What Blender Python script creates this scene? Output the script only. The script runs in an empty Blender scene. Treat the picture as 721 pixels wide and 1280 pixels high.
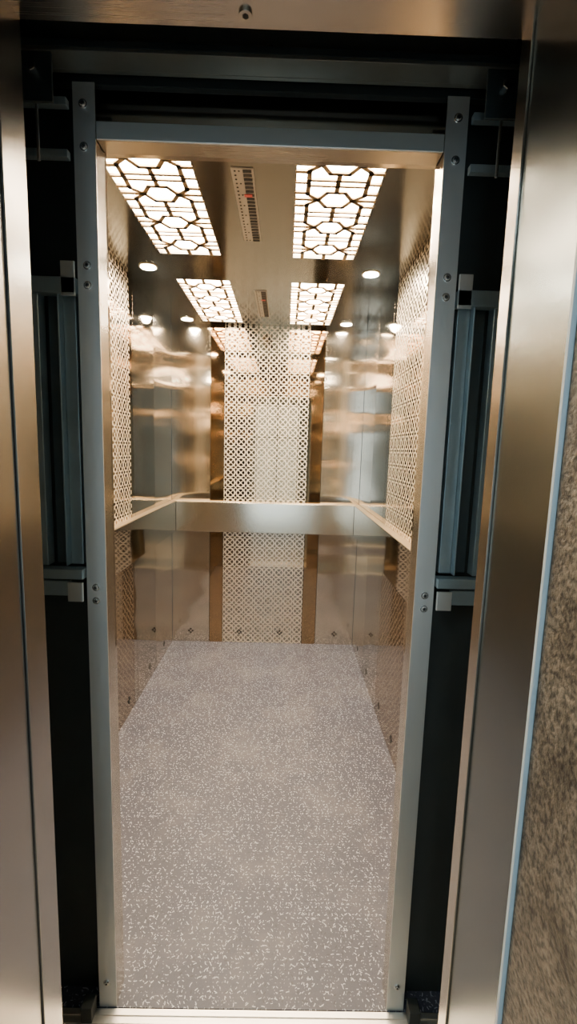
import bpy, bmesh, math
from mathutils import Vector, Matrix

# ------------------------------------------------------------------ helpers
def new_mat(name):
    m = bpy.data.materials.new(name); m.use_nodes = True
    nt = m.node_tree
    return m, nt, nt.nodes['Principled BSDF']

def N(nt, typ, **kw):
    n = nt.nodes.new(typ)
    for k, v in kw.items():
        setattr(n, k, v)
    return n

def L(nt, a, b): nt.links.new(a, b)

def math_node(nt, op, a, b=None, c=None):
    n = nt.nodes.new('ShaderNodeMath'); n.operation = op
    for i, v in enumerate((a, b, c)):
        if v is None: continue
        if isinstance(v, (int, float)): n.inputs[i].default_value = v
        else: nt.links.new(v, n.inputs[i])
    return n.outputs[0]

def obj_coords(nt, scale=(1, 1, 1)):
    tc = N(nt, 'ShaderNodeNewGeometry')
    mp = N(nt, 'ShaderNodeMapping')
    mp.inputs['Scale'].default_value = scale
    L(nt, tc.outputs['Position'], mp.inputs['Vector'])
    return mp.outputs['Vector']

def metal(name, col, rough, grain=(1, 1, 1), grain_amt=0.06, wave=0.0, wave_scale=3.0, wave_map=(1, 1, 1), metallic=1.0, smudge=0.05, cvar=.04):
    m, nt, b = new_mat(name)
    b.inputs['Metallic'].default_value = metallic
    nz = N(nt, 'ShaderNodeTexNoise'); nz.inputs['Scale'].default_value = 1.0; nz.inputs['Detail'].default_value = 1
    L(nt, obj_coords(nt, grain), nz.inputs['Vector'])
    sm = N(nt, 'ShaderNodeTexNoise'); sm.inputs['Scale'].default_value = 3.0; sm.inputs['Detail'].default_value = 3
    L(nt, obj_coords(nt), sm.inputs['Vector'])
    g = math_node(nt, 'MULTIPLY_ADD', nz.outputs['Fac'], grain_amt * 2, rough - grain_amt)
    g = math_node(nt, 'ADD', g, math_node(nt, 'MULTIPLY', math_node(nt, 'SUBTRACT', sm.outputs['Fac'], 0.5), smudge * 2))
    g = math_node(nt, 'MAXIMUM', g, 0.02)
    L(nt, g, b.inputs['Roughness'])
    mix = N(nt, 'ShaderNodeMix', data_type='RGBA')
    mix.inputs['A'].default_value = (*[c * (1 - cvar) for c in col], 1)
    mix.inputs['B'].default_value = (*[min(1, c * (1 + cvar)) for c in col], 1)
    L(nt, nz.outputs['Fac'], mix.inputs['Factor'])
    L(nt, mix.outputs['Result'], b.inputs['Base Color'])
    if wave > 0:
        wn = N(nt, 'ShaderNodeTexNoise'); wn.inputs['Scale'].default_value = wave_scale; wn.inputs['Detail'].default_value = 0
        L(nt, obj_coords(nt, wave_map), wn.inputs['Vector'])
        bp = N(nt, 'ShaderNodeBump'); bp.inputs['Strength'].default_value = 1.0; bp.inputs['Distance'].default_value = wave
        L(nt, wn.outputs['Fac'], bp.inputs['Height'])
        L(nt, bp.outputs['Normal'], b.inputs['Normal'])
    return m

def emit(name, col, s):
    m, nt, b = new_mat(name)
    b.inputs['Base Color'].default_value = (*col, 1)
    b.inputs['Emission Color'].default_value = (*col, 1)
    b.inputs['Emission Strength'].default_value = s
    return m

def paint(name, col, rough=0.5, metallic=0.0, var=0.25, scale=12):
    m, nt, b = new_mat(name)
    b.inputs['Metallic'].default_value = metallic
    b.inputs['Roughness'].default_value = rough
    nz = N(nt, 'ShaderNodeTexNoise'); nz.inputs['Scale'].default_value = scale; nz.inputs['Detail'].default_value = 6
    L(nt, obj_coords(nt), nz.inputs['Vector'])
    mix = N(nt, 'ShaderNodeMix', data_type='RGBA')
    mix.inputs['A'].default_value = (*[c * (1 - var) for c in col], 1)
    mix.inputs['B'].default_value = (*[min(1, c * (1 + var)) for c in col], 1)
    L(nt, nz.outputs['Fac'], mix.inputs['Factor'])
    L(nt, mix.outputs['Result'], b.inputs['Base Color'])
    return m

class B:
    """mesh builder collecting boxes / prisms into one object"""
    def __init__(s): s.bm = bmesh.new(); s.mats = []
    def mi(s, m):
        if m not in s.mats: s.mats.append(m)
        return s.mats.index(m)
    def box(s, x0, x1, y0, y1, z0, z1, m):
        i = s.mi(m)
        x0, x1 = sorted((x0, x1)); y0, y1 = sorted((y0, y1)); z0, z1 = sorted((z0, z1))
        v = [s.bm.verts.new(p) for p in ((x0,y0,z0),(x1,y0,z0),(x1,y1,z0),(x0,y1,z0),(x0,y0,z1),(x1,y0,z1),(x1,y1,z1),(x0,y1,z1))]
        for f in ((0,3,2,1),(4,5,6,7),(0,1,5,4),(1,2,6,5),(2,3,7,6),(3,0,4,7)):
            s.bm.faces.new([v[k] for k in f]).material_index = i
    def prism(s, pts, vec, m):
        i = s.mi(m); vec = Vector(vec)
        a = [s.bm.verts.new(p) for p in pts]; b = [s.bm.verts.new(Vector(p) + vec) for p in pts]
        s.bm.faces.new(a).material_index = i
        s.bm.faces.new(b[::-1]).material_index = i
        n = len(a)
        for k in range(n):
            s.bm.faces.new((a[k], b[k], b[(k+1) % n], a[(k+1) % n])).material_index = i
    def cyl(s, c, axis, r, h, m, seg=24, r2=None):
        i = s.mi(m)
        q = Vector(axis).normalized().to_track_quat('Z', 'Y').to_matrix().to_4x4()
        mt = Matrix.Translation(Vector(c) + Vector(axis).normalized() * h / 2) @ q
        r_ = bmesh.ops.create_cone(s.bm, cap_ends=True, segments=seg, radius1=r, radius2=r if r2 is None else r2, depth=h, matrix=mt)
        fs = set()
        for v in r_['verts']:
            for f in v.link_faces: fs.add(f)
        for f in fs: f.material_index = i
    def done(s, name, bevel=0.0, parent=None):
        bmesh.ops.recalc_face_normals(s.bm, faces=s.bm.faces)
        me = bpy.data.meshes.new(name); s.bm.to_mesh(me); s.bm.free()
        for m in s.mats: me.materials.append(m)
        o = bpy.data.objects.new(name, me); bpy.context.scene.collection.objects.link(o)
        if bevel > 0:
            md = o.modifiers.new('bevel', 'BEVEL'); md.width = bevel; md.segments = 2; md.limit_method = 'ANGLE'; md.angle_limit = math.radians(50)
        if parent: o.parent = parent
        return o

def empty(name, loc=(0, 0, 0)):
    e = bpy.data.objects.new(name, None); e.location = loc; e.empty_display_size = .05
    bpy.context.scene.collection.objects.link(e); return e

# ------------------------------------------------------------------ dimensions (metres)
CAMZ = 1.48
XL, XR = -0.820, 0.562          # cabin inner faces
YF, YB = 1.10, 3.40             # cabin front / back inner
ZC = 2.335                      # cabin ceiling
XM = (XL + XR) / 2
OL, OR = -0.405, 0.314          # cab door opening
ZO = 2.10

# ------------------------------------------------------------------ materials
M_wall = metal('brushed_steel_panel', (0.62, 0.55, 0.455), 0.12, grain=(900, 900, 2), grain_amt=0.006, wave=0.020, wave_scale=1.0, wave_map=(.4, .4, 6.0), smudge=.006, cvar=.01)
M_wall2 = metal('polished_steel_panel', (0.52, 0.455, 0.37), 0.05, grain=(900, 900, 2), grain_amt=0.004, wave=0.005, wave_scale=1.0, wave_map=(.8, .8, 5), smudge=.006, cvar=.01)
M_mirror = metal('bronze_mirror', (0.40, 0.265, 0.145), 0.04, grain=(2, 2, 2), grain_amt=0.01, smudge=.01)
M_ceil = metal('dark_mirror_ceiling', (0.25, 0.235, 0.21), 0.13, grain=(2, 900, 2), grain_amt=0.006, wave=0.0015, wave_scale=3, smudge=.006)
M_rail = metal('brushed_rail_steel', (0.84, 0.73, 0.57), 0.17, grain=(1, 1, 1), grain_amt=0.0, wave=0.010, wave_scale=1.0, wave_map=(2.2, 2.2, .3), smudge=0, cvar=.01)
M_ledge = metal('rail_ledge', (0.90, 0.76, 0.54), 0.3, grain=(5, 5, 50), grain_amt=0.01)
M_post = metal('brushed_post_steel', (0.78, 0.79, 0.76), 0.40, grain=(1200, 1200, 1.5), grain_amt=0.01, smudge=.03, cvar=.02, metallic=.85)
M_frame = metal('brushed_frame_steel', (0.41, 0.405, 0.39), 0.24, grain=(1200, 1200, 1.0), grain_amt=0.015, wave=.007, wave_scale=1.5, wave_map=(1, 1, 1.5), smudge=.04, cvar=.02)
M_framed = metal('brushed_frame_steel_shaded', (0.21, 0.24, 0.245), 0.24, grain=(1200, 1200, 1.0), grain_amt=0.015, wave=.007, wave_scale=1.5, wave_map=(1, 1, 1.5), smudge=.04, cvar=.02)  # same frame steel, its dark reflections put into the colour
M_edge = metal('frame_edge_steel', (0.60, 0.55, 0.47), 0.22, grain=(1200, 1200, 1.0), grain_amt=0.02, smudge=.03, cvar=.02)
M_lintel = metal('brushed_lintel_steel', (0.50, 0.46, 0.40), 0.26, grain=(1.0, 1200, 1200), grain_amt=0.02, wave=.005, wave_scale=1.5, smudge=.04, cvar=.02)
M_head = metal('cab_header_steel', (0.62, 0.64, 0.61), 0.36, grain=(1.0, 1200, 1200), grain_amt=0.02, metallic=.65, smudge=.02, cvar=.02)
M_sill = metal('sill_aluminium', (0.85, 0.80, 0.72), 0.4, grain=(2, 300, 300), grain_amt=0.02)
M_screw = metal('zinc_screw', (0.90, 0.90, 0.88), 0.25)
M_lattice = metal('lattice_bronze', (0.42, 0.30, 0.18), 0.4)
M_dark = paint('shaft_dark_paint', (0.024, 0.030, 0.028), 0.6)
M_track = paint('door_track_steel', (0.18, 0.195, 0.18), 0.38, metallic=.5)
M_teal = paint('galvanised_channel', (0.36, 0.45, 0.48), 0.35, metallic=.6)
M_teal2 = paint('dark_channel', (0.085, 0.11, 0.12), 0.4, metallic=.6)
M_black = paint('black_slot', (0.01, 0.01, 0.01), 0.7)
M_plaster = paint('lobby_plaster', (0.60, 0.66, 0.67), 0.8, var=.08, scale=3)
M_lobfloor = paint('lobby_concrete', (0.34, 0.34, 0.33), 0.7, var=.3, scale=5)
M_grille = paint('grille_grey', (0.42, 0.38, 0.33), 0.4, metallic=.5, var=.1)
M_red = paint('red_tag', (0.6, 0.03, 0.02), 0.4)
M_seal = paint('sealant_edge', (0.55, 0.68, 0.74), 0.4, var=.1)
M_glow = emit('warm_diffuser', (1.0, 0.85, 0.63), 58)
M_spot = emit('spot_lens', (1.0, 0.86, 0.64), 200)

# etched decorative panel
def etched(name, A, Bc, mr=.30, mm=-.30):
    m, nt, b = new_mat(name)
    g = N(nt, 'ShaderNodeNewGeometry'); sx = N(nt, 'ShaderNodeSeparateXYZ'); L(nt, g.outputs['Position'], sx.inputs[0])
    P = 0.0745
    u = math_node(nt, 'ADD', sx.outputs['X'], sx.outputs['Y'])
    u = math_node(nt, 'SUBTRACT', math_node(nt, 'FRACT', math_node(nt, 'MULTIPLY', math_node(nt, 'ADD', u, 7.01), 1 / P)), .5)
    v = math_node(nt, 'SUBTRACT', math_node(nt, 'FRACT', math_node(nt, 'MULTIPLY', sx.outputs['Z'], 1 / P)), .5)
    au = math_node(nt, 'ABSOLUTE', u); av = math_node(nt, 'ABSOLUTE', v)
    r = math_node(nt, 'SQRT', math_node(nt, 'ADD', math_node(nt, 'MULTIPLY', u, u), math_node(nt, 'MULTIPLY', v, v)))
    ring = math_node(nt, 'LESS_THAN', math_node(nt, 'ABSOLUTE', math_node(nt, 'SUBTRACT', r, .42)), .055)
    dia = math_node(nt, 'LESS_THAN', math_node(nt, 'ABSOLUTE', math_node(nt, 'SUBTRACT', math_node(nt, 'ADD', au, av), .5)), .05)
    diag = math_node(nt, 'LESS_THAN', math_node(nt, 'ABSOLUTE', math_node(nt, 'SUBTRACT', au, av)), .05)
    core = math_node(nt, 'LESS_THAN', math_node(nt, 'MAXIMUM', au, av), .10)
    mask = math_node(nt, 'MAXIMUM', math_node(nt, 'MAXIMUM', ring, dia), math_node(nt, 'MAXIMUM', diag, core))
    mix = N(nt, 'ShaderNodeMix', data_type='RGBA'); L(nt, mask, mix.inputs['Factor'])
    mix.inputs['A'].default_value = (*A, 1); mix.inputs['B'].default_value = (*Bc, 1)
    L(nt, mix.outputs['Result'], b.inputs['Base Color'])
    L(nt, math_node(nt, 'MULTIPLY_ADD', mask, mr, .05), b.inputs['Roughness'])
    L(nt, math_node(nt, 'MULTIPLY_ADD', mask, mm, 1.0), b.inputs['Metallic'])
    return m
M_etch = etched('etched_pattern_steel', (.24, .165, .09), (.82, .71, .54))
M_etch_side_low = etched('etched_pattern_steel_shaded', (.26, .20, .14), (.46, .37, .28), .15, -.1)  # same etched steel, dimmer light low on the side walls put into colour
M_etch_back_low = etched('etched_pattern_steel_floorlit', (.46, .38, .29), (.70, .62, .52), .25, -.2)  # same etched steel, floor-lit look of the lower back panel put into colour

# speckled vinyl floor
def vinyl():
    m, nt, b = new_mat('speckled_vinyl')
    g = N(nt, 'ShaderNodeNewGeometry'); pos = g.outputs['Position']
    masks = []
    for k, (sc, ln, wd) in enumerate(((60, .28, .066), (82, .25, .075), (50, .22, .07), (115, .2, .08))):
        ad = N(nt, 'ShaderNodeVectorMath', operation='ADD'); L(nt, pos, ad.inputs[0]); ad.inputs[1].default_value = (k * 3.17, k * 1.31, 0)
        ml = N(nt, 'ShaderNodeVectorMath', operation='MULTIPLY'); L(nt, ad.outputs[0], ml.inputs[0]); ml.inputs[1].default_value = (sc, sc, 0)
        vo = N(nt, 'ShaderNodeTexVoronoi', voronoi_dimensions='2D'); vo.inputs['Scale'].default_value = 1.0
        L(nt, ml.outputs[0], vo.inputs['Vector'])
        sb = N(nt, 'ShaderNodeVectorMath', operation='SUBTRACT'); L(nt, ml.outputs[0], sb.inputs[0]); L(nt, vo.outputs['Position'], sb.inputs[1])
        sc_ = N(nt, 'ShaderNodeSeparateColor'); L(nt, vo.outputs['Color'], sc_.inputs[0])
        rot = N(nt, 'ShaderNodeVectorRotate', rotation_type='Z_AXIS'); L(nt, sb.outputs[0], rot.inputs['Vector'])
        L(nt, math_node(nt, 'MULTIPLY', sc_.outputs[0], 6.283), rot.inputs['Angle'])
        s3 = N(nt, 'ShaderNodeSeparateXYZ'); L(nt, rot.outputs[0], s3.inputs[0])
        mx = math_node(nt, 'LESS_THAN', math_node(nt, 'ABSOLUTE', s3.outputs['X']), ln)
        my = math_node(nt, 'LESS_THAN', math_node(nt, 'ABSOLUTE', math_node(nt, 'ADD', s3.outputs['Y'], math_node(nt, 'MULTIPLY', math_node(nt, 'MULTIPLY', s3.outputs['X'], s3.outputs['X']), .5))), wd)
        on = math_node(nt, 'LESS_THAN', sc_.outputs[1], .40)
        masks.append(math_node(nt, 'MULTIPLY', math_node(nt, 'MULTIPLY', mx, my), on))
    light = math_node(nt, 'MAXIMUM', masks[0], math_node(nt, 'MAXIMUM', masks[1], math_node(nt, 'MULTIPLY', masks[3], .5)))
    fine = N(nt, 'ShaderNodeTexNoise'); fine.inputs['Scale'].default_value = 220; fine.inputs['Detail'].default_value = 3; L(nt, pos, fine.inputs['Vector'])
    mix0 = N(nt, 'ShaderNodeMix', data_type='RGBA'); L(nt, fine.outputs['Fac'], mix0.inputs['Factor'])
    mix0.inputs['A'].default_value = (0.019, 0.022, 0.038, 1); mix0.inputs['B'].default_value = (0.056, 0.060, 0.088, 1)
    mixd = N(nt, 'ShaderNodeMix', data_type='RGBA'); L(nt, masks[2], mixd.inputs['Factor'])
    L(nt, mix0.outputs['Result'], mixd.inputs['A']); mixd.inputs['B'].default_value = (0.016, 0.018, 0.032, 1)
    mix1 = N(nt, 'ShaderNodeMix', data_type='RGBA'); L(nt, light, mix1.inputs['Factor'])
    L(nt, mixd.outputs['Result'], mix1.inputs['A']); mix1.inputs['B'].default_value = (0.44, 0.46, 0.53, 1)
    d = N(nt, 'ShaderNodeTexNoise'); d.inputs['Scale'].default_value = 3.2; d.inputs['Detail'].default_value = 8; d.inputs['Roughness'].default_value = .7; L(nt, pos, d.inputs['Vector'])
    rp = N(nt, 'ShaderNodeMapRange'); L(nt, d.outputs['Fac'], rp.inputs['Value'])
    rp.inputs['From Min'].default_value = .47; rp.inputs['From Max'].default_value = .77; rp.inputs['To Max'].default_value = .40
    mix2 = N(nt, 'ShaderNodeMix', data_type='RGBA'); L(nt, rp.outputs[0], mix2.inputs['Factor'])
    L(nt, mix1.outputs['Result'], mix2.inputs['A']); mix2.inputs['B'].default_value = (0.20, 0.185, 0.185, 1)
    L(nt, mix2.outputs['Result'], b.inputs['Base Color'])
    b.inputs['Roughness'].default_value = .5
    return m
M_floor = vinyl()

def stone():
    m, nt, b = new_mat('rough_stone_wall')
    g = N(nt, 'ShaderNodeNewGeometry')
    n1 = N(nt, 'ShaderNodeTexNoise'); n1.inputs['Scale'].default_value = 14; n1.inputs['Detail'].default_value = 8; n1.inputs['Roughness'].default_value = .7; L(nt, g.outputs['Position'], n1.inputs['Vector'])
    n2 = N(nt, 'ShaderNodeTexNoise'); n2.inputs['Scale'].default_value = 110; n2.inputs['Detail'].default_value = 5; L(nt, g.outputs['Position'], n2.inputs['Vector'])
    cr = N(nt, 'ShaderNodeValToRGB'); L(nt, n1.outputs['Fac'], cr.inputs[0])
    cr.color_ramp.elements[0].position = .35; cr.color_ramp.elements[0].color = (0.09, 0.072, 0.05, 1)
    cr.color_ramp.elements[1].position = .7; cr.color_ramp.elements[1].color = (0.30, 0.26, 0.20, 1)
    mix = N(nt, 'ShaderNodeMix', data_type='RGBA', blend_type='MULTIPLY'); mix.inputs['Factor'].default_value = .9
    L(nt, cr.outputs[0], mix.inputs['A'])
    c2 = N(nt, 'ShaderNodeValToRGB'); L(nt, n2.outputs['Fac'], c2.inputs[0]); c2.color_ramp.elements[0].position = .38; c2.color_ramp.elements[0].color = (.25, .25, .25, 1); c2.color_ramp.elements[1].position = .58
    L(nt, c2.outputs[0], mix.inputs['B'])
    L(nt, mix.outputs['Result'], b.inputs['Base Color'])
    b.inputs['Roughness'].default_value = .5
    bp = N(nt, 'ShaderNodeBump'); bp.inputs['Strength'].default_value = .8; bp.inputs['Distance'].default_value = .005
    L(nt, n2.outputs['Fac'], bp.inputs['Height']); L(nt, bp.outputs[0], b.inputs['Normal'])
    return m
M_stone = stone()

# ------------------------------------------------------------------ cabin shell
b = B(); b.box(XL - .03, XR + .03, YF - .055, YB + .03, -.03, 0, M_floor); b.done('floor')
PLX = [(-.58, -.31), (.015, .285)]; PLY = [(1.42, 2.21), (2.53, 3.31)]
b = B()
xs = [XL - .03, PLX[0][0], PLX[0][1], PLX[1][0], PLX[1][1], XR + .03]
ys = [YF - .02, PLY[0][0], PLY[0][1], PLY[1][0], PLY[1][1], YB + .03]
for i in range(5):
    for j in range(5):
        if i in (1, 3) and j in (1, 3): continue
        b.box(xs[i], xs[i+1], ys[j], ys[j+1], ZC, ZC + .004, M_ceil)
b.box(XL - .03, XR + .03, YF - .02, YB + .03, ZC + .05, ZC + .07, M_dark)
b.done('ceiling')

def wall_panels(b, axis, at, out, splits, mats, low=None, z0=0.0, z1=ZC):
    for k in range(len(mats)):
        a0, a1 = splits[k] + .0015, splits[k+1] - .0015
        t0, t1 = at, at + out * .012
        zr = [(z0, z1, mats[k])]
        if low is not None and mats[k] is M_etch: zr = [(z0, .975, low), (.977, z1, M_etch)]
        for (za, zb, mm) in zr:
            if axis == 'x': b.box(a0, a1, t0, t1, za, zb, mm)
            else: b.box(t0, t1, a0, a1, za, zb, mm)
    a0, a1 = splits[0], splits[-1]
    t0, t1 = at + out * .0125, at + out * .03
    if axis == 'x': b.box(a0, a1, t0, t1, z0, z1, M_black)
    else: b.box(t0, t1, a0, a1, z0, z1, M_black)

def rosette(b, c, axis, into):
    for du, dv in ((.013, 0), (-.013, 0), (0, .013), (0, -.013)):
        pts = []
        for pu, pv in ((.010, 0), (0, .010), (-.010, 0), (0, -.010)):
            if axis == 'x': pts.append((c[0] + du + pu, c[1], c[2] + dv + pv))
            else: pts.append((c[0], c[1] + du + pu, c[2] + dv + pv))
        b.prism(pts, into, M_black)

CX0, CX1 = -.440, .168
b = B()
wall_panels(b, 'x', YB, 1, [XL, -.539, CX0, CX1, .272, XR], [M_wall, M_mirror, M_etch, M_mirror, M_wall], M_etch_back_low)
for x in (-.68, -.31, -.0, .42): rosette(b, (x, YB - .0005, .085), 'x', (0, -.001, 0))
b.done('wall_back', bevel=.0008)

SY = [YF, 1.50, 1.78, 1.93, 2.50, 2.56, 2.95, YB]
for nm, X, o in (('wall_left', XL, -1), ('wall_right', XR, 1)):
    b = B()
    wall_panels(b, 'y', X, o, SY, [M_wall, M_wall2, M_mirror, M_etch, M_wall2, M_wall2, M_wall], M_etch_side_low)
    for y in (1.35, 1.75, 2.1, 2.4, 2.8, 3.15): rosette(b, (X - o * .0005, y, .085), 'y', (-o * .001, 0, 0))
    b.done(nm, bevel=.0008)
b = B()
b.box(XL, OL - .002, YF - .005, YF + .01, 0, ZC, M_wall)
b.box(OR + .002, XR, YF - .005, YF + .01, 0, ZC, M_wall)
b.box(OL - .002, OR + .002, YF - .005, YF + .01, ZO + .002, ZC, M_wall)
b.done('wall_front')

# handrail / bumper band
hr = empty('cabin_handrail', (XM, YB, .98))
def hb(name, *boxes):
    bb = B()
    for bx in boxes: bb.box(*bx)
    o = bb.done(name, bevel=.002); o.parent = hr; o.matrix_parent_inverse = Matrix.Translation(-Vector(hr.location))
    return o
T = .038; Z0, Z1 = .865, 1.085
hb('rail_back', (XL + T, XR - T, YB - T, YB - .001, Z0, Z1, M_rail))
hb('rail_left', (XL + .001, XL + T, YF + .03, YB - .001, Z0, Z1, M_wall2))
hb('rail_right', (XR - T, XR - .001, YF + .03, YB - .001, Z0, Z1, M_wall2))
hb('ledge_left', (XL + .001, XL + T + .002, YF + .03, YB - .001, Z1, Z1 + .006, M_ledge))
hb('ledge_right', (XR - T - .002, XR - .001, YF + .03, YB - .001, Z1, Z1 + .006, M_ledge))
hb('ledge_back', (XL + T + .003, XR - T - .003, YB - T - .002, YB - .001, Z1, Z1 + .006, M_ledge))

# ------------------------------------------------------------------ ceiling light panels (fretwork)
def light_panel(x0, x1, y0, y1):
    w, l = x1 - x0, y1 - y0
    cx, cy = (x0 + x1) / 2, (y0 + y1) / 2
    e = empty('ceiling_light_panel', (cx, cy, ZC))
    b = B(); z0, z1 = -.003, .003
    hw, hl = w / 2, l / 2
    def bar(p, q, t=.0155):
        p, q = Vector((p[0], p[1], 0)), Vector((q[0], q[1], 0))
        p.y = max(-hl, min(hl, p.y)); q.y = max(-hl, min(hl, q.y))
        if (q - p).length < .004: return
        d = (q - p).normalized(); n = Vector((-d.y, d.x, 0)) * t / 2; p = p - d * t * .3; q = q + d * t * .3
        b.prism([(*(p + n).xy, z0), (*(q + n).xy, z0), (*(q - n).xy, z0), (*(p - n).xy, z0)], (0, 0, z1 - z0), M_lattice)
    n = 4; p = l / n
    for k in range(n):
        yc = -hl + p * (k + .5)
        hx = [(-.058, yc), (-.03, yc + .046), (.03, yc + .046), (.058, yc), (.03, yc - .046), (-.03, yc - .046)]
        for i in range(6): bar(hx[i], hx[(i + 1) % 6])
        bar((0, yc + .046), (0, yc + p / 2)); bar((0, yc - .046), (0, yc - p / 2))
        for s in (-1, 1):
            bar((s * .058, yc), (s * hw, yc))
            bar((s * .095, yc + .032), (s * .095, yc + p / 2)); bar((s * .095, yc - .032), (s * .095, yc - p / 2))
            bar((s * .058, yc), (s * .095, yc + .032)); bar((s * .058, yc), (s * .095, yc - .032))
            bar((s * .095, yc + .040), (s * hw, yc + .040)); bar((s * .095, yc - .040), (s * hw, yc - .040))
        if k < n - 1:
            bar((-.095, yc + p / 2 - .015), (.095, yc + p / 2 - .015), .012); bar((-.095, yc + p / 2 + .015), (.095, yc + p / 2 + .015), .012)
            for s in (-1, 1): bar((s * .095, yc + p / 2), (s * hw, yc + p / 2), .012)
    b.done('fretwork', parent=e)
    b = B(); b.box(-hw, hw, -hl, hl, .022, .026, M_glow); b.done('diffuser', parent=e)
    b = B()
    for s in (-1, 1):
        b.box(s * hw, s * (hw + .003), -hl, hl, .005, .045, M_grille)
        b.box(-hw, hw, s * hl, s * (hl + .003), .005, .045, M_grille)
    b.done('housing', parent=e)
for xx in PLX:
    for yy in PLY: light_panel(*xx, *yy)

# downlights
for x in (-.68, .395):
    for y in (1.38, 2.37, 3.27):
        e = empty('ceiling_downlight', (x, y, ZC))
        bb = B(); bb.cyl((0, 0, -.004), (0, 0, 1), .044, .004, M_ledge, 32); bb.done('trim_ring', parent=e)
        bb = B(); bb.cyl((0, 0, -.006), (0, 0, 1), .036, .002, M_spot, 32); bb.done('lens', parent=e)
        ld = bpy.data.lights.new('lamp', 'SPOT'); ld.energy = 50; ld.color = (1, .83, .60); ld.spot_size = math.radians(160); ld.spot_blend = .5; ld.shadow_soft_size = .03
        lo = bpy.data.objects.new('lamp', ld); bpy.context.scene.collection.objects.link(lo); lo.parent = e; lo.location = (0, 0, -.012)

# fan grilles
for (y0, y1) in ((1.55, 2.05), (2.66, 3.15)):
    x0, x1 = -.190, -.120; b = B(); h = y1 - y0; w = x1 - x0
    e = empty('ceiling_vent_grille', ((x0 + x1) / 2, (y0 + y1) / 2, ZC))
    b.box(-w/2, w/2, -h/2, h/2, -.004, 0, M_grille)
    b.done('plate', parent=e, bevel=.001)
    b = B(); n = 22
    for i in range(n):
        yc = -h/2 + h * (i + .5) / n
        b.box(.002, w/2 - .006, yc - .0065, yc + .0065, -.006, -.0042, M_black)
        b.cyl((-w/2 + .012, yc, -.0055), (0, 0, 1), .0035, .0012, M_black, 10)
        if i % 3 == 0: b.cyl((-w/2 + .025, yc, -.0055), (0, 0, 1), .003, .0012, M_black, 10)
    b.box(-.004, .022, -h * .22, -h * .19, -.0075, -.0062, M_red)
    b.done('slots', parent=e)

# ------------------------------------------------------------------ cab door posts, header
YP = 1.046
def screw(b, x, z, y, r=.0065):
    b.cyl((x, y, z), (0, -1, 0), r * 1.35, .0012, M_screw, 20)
    b.cyl((x, y - .0012, z), (0, -1, 0), r, .0035, M_screw, 18, r2=r * .75)
    b.cyl((x, y - .0046, z), (0, -1, 0), r * .4, .0004, M_black, 6)
for s, X in ((-1, OL), (1, OR)):
    b = B()
    b.box(X, X + s * .045, YP, YP + .003, 0, 2.205, M_post)
    b.box(X, X + s * .003, YP + .003, YF - .006, 0, ZO, M_edge)
    b.box(X + s * .042, X + s * .045, YP + .003, YF - .006, 0, 2.205, M_post)
    b.box(X + s * .003, X + s * .010, YF - .02, YF - .006, 0, ZO, M_wall2)
    sx = X + s * .024
    for z in (2.165, 2.085, 1.855, 1.815, 1.150, 1.118, .075): screw(b, sx, z, YP)
    b.done('cab_door_post', bevel=.0012)
b = B()
g_ = .0015
b.box(OL + g_, OR - g_, YP, YP + .004, ZO, ZO + .034, M_head)
b.box(OL + g_, OR - g_, YP + .004, YF - .006, ZO, ZO + .004, M_lintel)
b.box(OL + g_, OR - g_, YP + .004, YP + .03, ZO + .030, ZO + .034, M_lintel)
b.done('cab_door_header', bevel=.0012)

# door operator above header
b = B()
b.box(-.53, .44, 1.03, 1.040, 2.215, 2.30, M_track)
b.box(-.53, .44, .985, 1.03, 2.215, 2.222, M_track)
b.box(-.53, .44, .985, .99, 2.222, 2.235, M_teal2)
b.box(-.53, .44, 1.060, 1.075, 2.21, 2.50, M_dark)
b.box(-.53, .44, 1.01, 1.06, 2.325, 2.335, M_track)
b.box(-.53, .44, .96, .975, 2.36, 2.44, M_track)
b.box(-.53, .44, .93, .975, 2.36, 2.366, M_track)
b.box(-.53, .44, .87, .885, 2.26, 2.40, M_dark)
b.box(-.53, .44, .855, .885, 2.255, 2.26, M_track)
b.cyl((-.05, 1.03, 2.262), (0, -1, 0), .008, .008, M_screw, 6)
b.cyl((-.05, .87, 2.30), (0, -1, 0), .007, .008, M_screw, 6)
b.done('door_operator_track', bevel=.001)
for s, X in ((-1, OL), (1, OR)):
    b = B()
    xo = X + s * .047
    b.box(xo + s * .005, xo + s * .075, .975, .981, 2.12, 2.205, M_teal2)
    b.cyl((xo + s * .040, .975, 2.175), (0, -1, 0), .010, .010, M_screw, 6)
    b.cyl((xo + s * .040, .985, 2.02), (0, 0, 1), .003, .14, M_screw, 12)
    b.box(xo, xo + s * .13, 1.02, 1.035, 2.145, 2.160, M_teal)
    b.box(xo, xo + s * .13, 1.02, 1.035, 2.050, 2.065, M_teal)
    b.done('door_hanger_bracket', bevel=.001)

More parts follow.
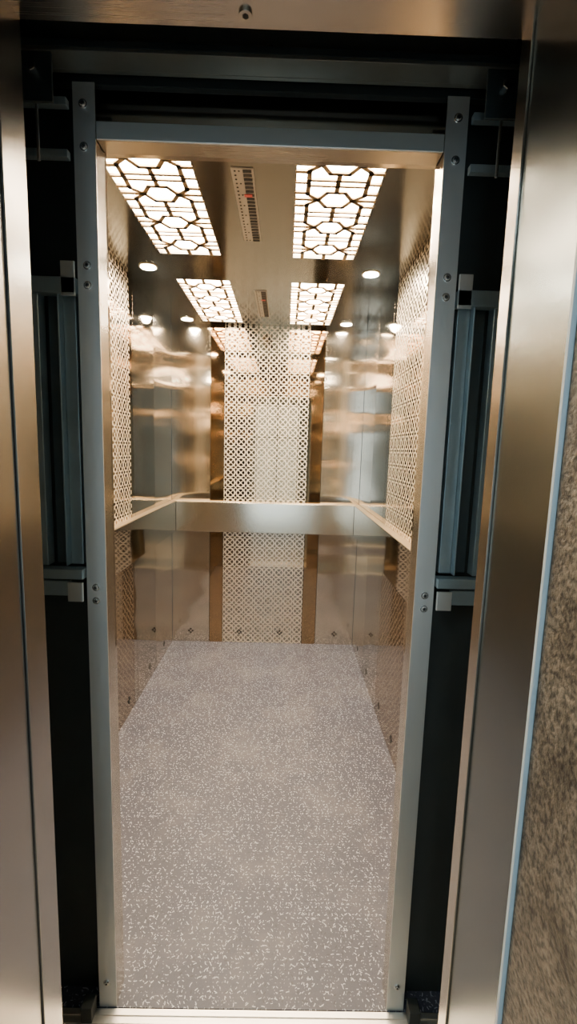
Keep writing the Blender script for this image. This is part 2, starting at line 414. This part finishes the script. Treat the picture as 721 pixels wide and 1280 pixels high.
for s, X in ((-1, OL), (1, OR)):
    xo = X + s * .047
    e = empty('door_guide_assembly', (xo, 1.06, 1.48))
    def part(name, *boxes):
        bb = B()
        for bx in boxes: bb.box(*bx)
        o = bb.done(name, bevel=.0015); o.parent = e; o.matrix_parent_inverse = Matrix.Translation(-Vector(e.location))
    part('channel', (xo + s * .012, xo + s * .040, 1.065, 1.085, 1.20, 1.80, M_teal),
         (xo + s * .040, xo + s * .044, 1.045, 1.085, 1.20, 1.80, M_teal),
         (xo + s * .050, xo + s * .078, 1.075, 1.088, 1.20, 1.80, M_teal2),
         (xo + s * .084, xo + s * .100, 1.045, 1.075, 1.20, 1.80, M_teal),
         (xo + s * .100, xo + s * .150, 1.080, 1.088, 1.20, 1.80, M_teal2))
    part('bracket_upper', (xo, xo + s * .13, 1.035, 1.062, 1.795, 1.828, M_teal), (xo, xo + s * .03, 1.035, 1.04, 1.79, 1.86, M_post))
    part('bracket_lower', (xo, xo + s * .13, 1.030, 1.062, 1.172, 1.195, M_teal), (xo, xo + s * .035, 1.028, 1.034, 1.12, 1.165, M_post),
         (xo + s * .035, xo + s * .125, 1.04, 1.05, 1.13, 1.165, M_teal))
    part('guide_shoe', (xo + s * .002, xo + s * .03, 1.005, 1.04, .005, .05, M_dark))

# shaft enclosure (dark) between landing frame and cab
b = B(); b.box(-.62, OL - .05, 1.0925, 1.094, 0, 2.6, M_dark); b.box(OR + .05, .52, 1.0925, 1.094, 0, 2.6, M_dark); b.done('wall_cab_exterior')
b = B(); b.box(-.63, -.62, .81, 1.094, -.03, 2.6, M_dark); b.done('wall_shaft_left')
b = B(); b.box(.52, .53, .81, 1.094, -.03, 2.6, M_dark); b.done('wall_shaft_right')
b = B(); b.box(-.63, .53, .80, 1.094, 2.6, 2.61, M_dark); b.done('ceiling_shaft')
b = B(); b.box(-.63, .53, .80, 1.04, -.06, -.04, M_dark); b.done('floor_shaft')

# sills
b = B()
b.box(-.55, .46, .985, 1.043, -.03, .0, M_sill)
for k in range(3): b.box(-.55, .46, .99 + k * .018, .999 + k * .018, .0, .003, M_sill)
b.done('cab_door_sill', bevel=.0008)
b = B()
b.box(-.55, .46, .80, .955, -.03, .0, M_sill)
for k in range(5): b.box(-.55, .46, .815 + k * .028, .828 + k * .028, .0, .003, M_sill)
b.done('landing_door_sill', bevel=.0008)

# ------------------------------------------------------------------ landing frame
LJ, RJ, YJ = -.424, .352, .80
ZL = 2.116
b = B()
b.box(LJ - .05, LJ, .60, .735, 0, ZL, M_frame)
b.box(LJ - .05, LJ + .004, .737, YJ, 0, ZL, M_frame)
b.box(LJ - .19, LJ - .05, YJ - .01, YJ, 0, 2.3, M_dark)
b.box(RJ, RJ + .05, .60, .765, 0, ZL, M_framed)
b.box(RJ - .004, RJ + .05, .767, YJ, 0, ZL, M_edge)
b.box(RJ + .05, RJ + .17, YJ - .01, YJ, 0, 2.3, M_dark)
b.box(LJ - .05, RJ + .05, .60, YJ, ZL, ZL + .05, M_lintel)
b.box(LJ - .19, RJ + .17, YJ - .01, YJ, ZL + .05, 2.61, M_dark)
b.cyl((-.075, .775, ZL), (0, 0, -1), .010, .004, M_lintel, 24)
b.cyl((-.075, .775, ZL - .004), (0, 0, -1), .005, .0006, M_black, 6)
b.box(RJ - .003, RJ + .05, .594, .60, 0, ZL, M_seal)
b.box(LJ - .05, LJ + .003, .594, .60, 0, ZL, M_seal)
b.done('landing_door_frame', bevel=.0012)

# landing wall (rough stone) with opening
b = B()
b.box(RJ + .003, 1.6, .30, .592, 0, 2.8, M_stone)
b.box(-1.6, LJ - .003, .30, .592, 0, 2.8, M_stone)
b.box(LJ - .003, RJ + .003, .30, .592, ZL + .004, 2.8, M_stone)
b.done('wall_landing')
b = B(); b.box(-1.6, 1.6, -2.2, .80, -.06, -.031, M_lobfloor); b.box(-1.6, 1.6, -2.2, .60, -.031, 0, M_lobfloor); b.done('floor_landing')
b = B(); b.box(-1.6, 1.6, -2.2, .30, 2.8, 2.85, M_plaster); b.done('ceiling_landing')
b = B(); b.box(-1.65, -1.6, -2.2, .30, 0, 2.8, M_plaster); b.done('wall_landing_left')
b = B(); b.box(1.6, 1.65, -2.2, .30, 0, 2.8, M_plaster); b.done('wall_landing_right')
# rear landing wall with an unseen glowing window, added to light posts and header
WX0, WX1, WZ0, WZ1 = -.60, .30, .10, 2.35
b = B()
b.box(-1.6, WX0, -2.25, -2.2, 0, 2.8, M_plaster); b.box(WX1, 1.6, -2.25, -2.2, 0, 2.8, M_plaster)
b.box(WX0, WX1, -2.25, -2.2, WZ1, 2.8, M_plaster); b.box(WX0, WX1, -2.25, -2.2, 0, WZ0, M_plaster)
b.done('wall_landing_rear')
M_daylight_fill = emit('daylight_fill_glow', (0.70, 0.88, 1.0), 3.2)
e = empty('added_window', ((WX0 + WX1) / 2, -2.23, 1.2))
b = B(); b.box(WX0, WX1, -2.245, -2.24, WZ0, WZ1, M_daylight_fill); o = b.done('glow_pane'); o.parent = e; o.matrix_parent_inverse = Matrix.Translation(-Vector(e.location))
b = B()
for x in (WX0 + .02, (WX0 + WX1) / 2, WX1 - .02): b.box(x - .02, x + .02, -2.238, -2.20, WZ0, WZ1, M_teal2)
for z in (WZ0 + .02, 1.7, WZ1 - .02): b.box(WX0, WX1, -2.237, -2.201, z - .02, z + .02, M_teal2)
o = b.done('added_window_frame'); o.parent = e; o.matrix_parent_inverse = Matrix.Translation(-Vector(e.location))

# unseen landing batten lamp, added for cool light on the frames
e = empty('added_batten_lamp', (-.5, -.7, 2.76))
b = B(); b.box(-.06, .06, -.55, .55, 0, .04, M_plaster); b.done('body', parent=e, bevel=.004)
M_tube = emit('cool_fill_tube', (0.76, 0.93, 1.0), 90)
b = B(); b.cyl((0, -.52, -.02), (0, 1, 0), .018, 1.04, M_tube, 20); b.done('tube', parent=e)

# ------------------------------------------------------------------ world
w = bpy.data.worlds.new('world'); bpy.context.scene.world = w; w.use_nodes = True
bg = w.node_tree.nodes['Background']; bg.inputs[0].default_value = (.3, .4, .45, 1); bg.inputs[1].default_value = .2

# ------------------------------------------------------------------ camera (phone ultra-wide, slight down tilt)
f = 578.0
Yw = Vector((-5, 78, -f)).normalized()
Zw = Vector((125, 4279, 578)).normalized(); Zw = (Zw - Yw * Zw.dot(Yw)).normalized()
Xw = Yw.cross(Zw)
R = Matrix((Xw, Yw, Zw))
cd = bpy.data.cameras.new('camera'); cam = bpy.data.objects.new('camera', cd); bpy.context.scene.collection.objects.link(cam)
cam.matrix_world = Matrix.Translation((0, 0, CAMZ)) @ R.to_4x4()
cd.sensor_fit = 'VERTICAL'; cd.sensor_height = 36; cd.lens = f / 1280 * 36; cd.clip_start = .02
bpy.context.scene.camera = cam
